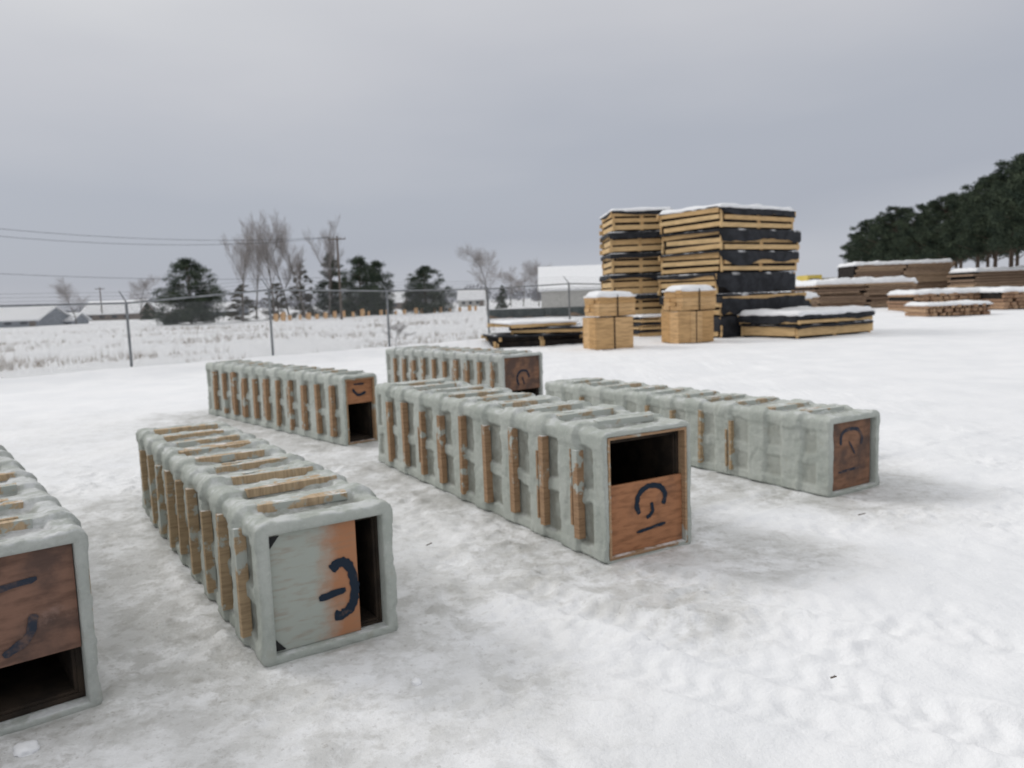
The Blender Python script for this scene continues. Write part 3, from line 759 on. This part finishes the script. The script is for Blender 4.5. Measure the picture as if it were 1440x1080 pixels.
pb_r=[bare(s,10,.52,.4,4,.12,rmin=.007) for s in (31,32)]
def hgt(pr): return max(p[2] for p in pr[0].v)
for pr,lst in ((pb_t,[(336,307,96,'tall bare tree at the left of the leafless group'),(380,288,98,'tallest bare tree in the middle of the leafless group'),(425,290,100,'bare tree right of the tallest in the leafless group'),(458,298,103,'slim bare tree right beside the utility pole'),(356,318,104,'thin bare tree between the leftmost and the tallest bare ones'),(402,308,105,'thin bare tree behind the brownish conifer')]),
               (pb_r,[(683,338,118,'round crowned bare tree standing alone at the centre of the horizon'),(103,386,120,'small bare tree at far left above the white roofs'),(196,384,150,'spreading bare tree between the left houses and the broad pine'),(735,364,150,'distant bare tree left of the white roofed building'),(757,362,155,'bare tree touching the left edge of the white roofed building'),(718,372,160,'faint bare tree beside the tiny conifer')])):
    for i,(u,vt,Y,lab) in enumerate(lst):
        p=pr[i%len(pr)]; tree_at(p,u,430,vt,Y,hgt(p),lab,i*1.9,.85 if pr is pb_t else 1.2,name='bare_tree')
pb_s=bare(41,2,.6,.5,3,.02)
t=place_tree(pb_s,*G(557,488),1,0,'leafless weed shrub growing behind the fence post left of the pallets',name='bare_shrub',cat='shrub'); t.scale=(.7,.7,1.0/hgt(pb_s)*1.0)
rs=random.Random(5); mb=MB(); cnt=0
while cnt<1500:
    Y=18+55*rs.random()**1.9; x=rs.uniform(-.72,-.02)*Y
    if Y<21.3+(x+10.35)*.924+.6: continue
    if float(fbm(x*.25,Y*.25,0,2,6))<.0+.4*rs.random()-.14: continue
    cnt+=1; h=rs.uniform(.12,.45)
    for q in range(3):
        dx,dy=rs.gauss(0,.10),rs.gauss(0,.10); w=.004+Y*.00009
        mb.add([(x+dx*.3-w,Y,0),(x+dx*.3+w,Y,0),(x+dx,Y+dy,h*rs.uniform(.6,1))],[(0,1,2)])
o=build('dry_weeds',mb,M['weed'],recalc=False); o['kind']='stuff'; o['label']='dry brown weeds poking through the snow beyond the fence'; o['category']='weeds'
rs_=np.random.RandomState(9); cl=[]
for i in range(700):
    a=rs_.uniform(-.85,.85); Yd=rs_.uniform(380,460); hh2=(4.2+3*float(vn(a*9,0,0,3)))*rs_.uniform(.2,1)
    cl.append((a*Yd,Yd,max(1,hh2),2.8))
o=build('distant_woods',cards(cl,26000,1.6,3,.8),M['far'],recalc=False); o['kind']='stuff'; o['label']='low hazy woods along the far horizon'; o['category']='woods'
# ------------------------------------------------------------------ houses
def house(u0,u1,vt,Y,wall,label,d=8,rfrac=.5,wins=3,door=True,ang=0,name='house'):
    p0=at(u0,vt,Y);p1=at(u1,vt,Y); w=p1[0]-p0[0]; h=(p0[2]+p1[2])/2; rh=h*rfrac; wh=h-rh
    t=thing(name,label,'building',((p0[0]+p1[0])/2,Y+d/2,0),ang)
    mb=MB(); mb.add([(-w/2,-d/2,-.3),(w/2,-d/2,-.3),(w/2,d/2,-.3),(-w/2,d/2,-.3),(-w/2,-d/2,wh),(w/2,-d/2,wh),(w/2,d/2,wh),(-w/2,d/2,wh),(-w/2,0,h-.12),(w/2,0,h-.12)],
        [(0,1,5,4),(2,3,7,6),(1,2,6,9,5),(3,0,4,8,7),(4,5,9,8),(6,7,8,9)]); build('wall',mb,M[wall],t)
    o_=.4; k=.22; mb=MB(); zl=wh-.1
    mb.add([(-w/2-o_,-d/2-o_,zl),(w/2+o_,-d/2-o_,zl),(w/2+o_,0,h),(-w/2-o_,0,h),(w/2+o_,d/2+o_,zl),(-w/2-o_,d/2+o_,zl),
            (-w/2-o_,-d/2-o_,zl+k),(w/2+o_,-d/2-o_,zl+k),(w/2+o_,0,h+k),(-w/2-o_,0,h+k),(w/2+o_,d/2+o_,zl+k),(-w/2-o_,d/2+o_,zl+k)],
        [(0,1,2,3),(3,2,4,5),(6,7,8,9),(9,8,10,11),(0,1,7,6),(5,4,10,11),(1,2,8,7),(2,4,10,8),(0,3,9,6),(3,5,11,9)])
    build('snowy_roof',mb,M['snowcap'],t)
    for i in range(wins):
        x=-w/2+w*(i+.7)/(wins+.6); mb=MB(); mb.box((x,-d/2-.03,wh*.58),(min(1.1,w*.12),.06,min(1,wh*.4))); build('window',mb,M['glass'],t)
    if door:
        mb=MB(); mb.box((w*.4,-d/2-.03,min(1,wh*.42)),(.95,.06,min(2,wh*.8))); build('door',mb,M['wall_b'],t)
    return t
house(-30,52,434,118,'wall_g','grey house with snowy roof at the far left edge',9,.66)
house(58,100,442,125,'wall_g','small low snow roofed shed next to the far left house',5,.66,1,False)
house(112,192,424,170,'wall_b','long low house with white roof behind the small bare tree',9,.66,4)
house(196,240,427,178,'wall_t','pale cottage half hidden by the broad left pine',8,.6,2)
house(296,332,426,175,'wall_g','grey house showing right of the broad left pine',8,.6,2)
house(644,680,408,205,'wall_t','distant pale building between the lone pine and the round bare tree',9,.6,3)
house(520,566,412,205,'wall_b','distant brown house behind the pines at centre left',9,.6,3)
house(764,900,372,100,'wall_t','large white roofed building left of the timber stacks',14,.55,0,True,R(-3),'warehouse')
mb=MB(); mb.box((0,0,.35),(.42,.4,.7),None,.04); mb.box((0,0,.76),(.36,.34,.12),None,.03)
ob=build('orange_block',mb,M['orange'])
gl='small orange block in the row on the snow beyond the fence'
tag(ob,gl,'block','orange blocks in a row beyond the fence')
for i in range(24):
    u=385+i*12.4+random.uniform(-3,3); x,y,_=at(u,440,88+i*1.2)
    o=ob if i==0 else ob.copy()
    if i: C.objects.link(o)
    o.location=(x,y,0.05); o.rotation_euler=(0,0,random.uniform(-.5,.5)); s=random.uniform(.7,1.1); o.scale=(s,s,s*random.uniform(.8,1.1))
# ------------------------------------------------------------------ world & light
w=bpy.data.worlds.new('World'); sc.world=w; w.use_nodes=True; nt=w.node_tree
bg=nt.nodes['Background']; tc=nd(nt,'ShaderNodeTexCoord'); s=nd(nt,'ShaderNodeSeparateXYZ'); nt.links.new(tc.outputs['Generated'],s.inputs[0])
mp=nd(nt,'ShaderNodeMapping'); mp.inputs['Scale'].default_value=(1.0,1.0,3.6); mp.inputs['Rotation'].default_value=(0,R(6),0); nt.links.new(tc.outputs['Generated'],mp.inputs[0])
cn=nd(nt,'ShaderNodeTexNoise'); cn.inputs['Scale'].default_value=1.5; cn.inputs['Detail'].default_value=5; cn.inputs['Roughness'].default_value=.45; nt.links.new(mp.outputs[0],cn.inputs['Vector'])
el=mth(nt,'ADD',s.outputs[2],mth(nt,'MULTIPLY',mth(nt,'SUBTRACT',cn.outputs[0],.5),.28))
el=mth(nt,'ADD',el,mth(nt,'MULTIPLY',s.outputs[0],-.12))
rp=nd(nt,'ShaderNodeValToRGB'); nt.links.new(el,rp.inputs[0]); e=rp.color_ramp.elements
e[0].position=0; e[0].color=(.51,.53,.585,1); e[1].position=1; e[1].color=(.95,.95,.95,1)
for p,c in ((.10,(.42,.445,.51)),(.19,(.44,.465,.525)),(.31,(.56,.57,.61)),(.45,(.70,.705,.72)),(.7,(.88,.88,.88))):
    q=e.new(p); q.color=(*c,1)
sky=nd(nt,'ShaderNodeTexSky'); sky.sky_type='NISHITA'; sky.sun_disc=False; sky.sun_elevation=R(34); sky.sun_rotation=R(-62)
sk=mixc(nt,1.0,sky.outputs[0],(.08,.08,.08),'MULTIPLY')
fin=mixc(nt,.05,rp.outputs[0],sk)
nt.links.new(fin,bg.inputs['Color']); bg.inputs['Strength'].default_value=1.0
sl_=bpy.data.lights.new('sun','SUN'); sl_.energy=1.15; sl_.angle=R(20); sl_.color=(1,.97,.93)
so=bpy.data.objects.new('sun',sl_); C.objects.link(so)
az=R(-62); elv=R(34); dv=Vector((math.sin(az)*math.cos(elv),math.cos(az)*math.cos(elv),math.sin(elv)))
so.rotation_euler=dv.to_track_quat('Z','Y').to_euler()
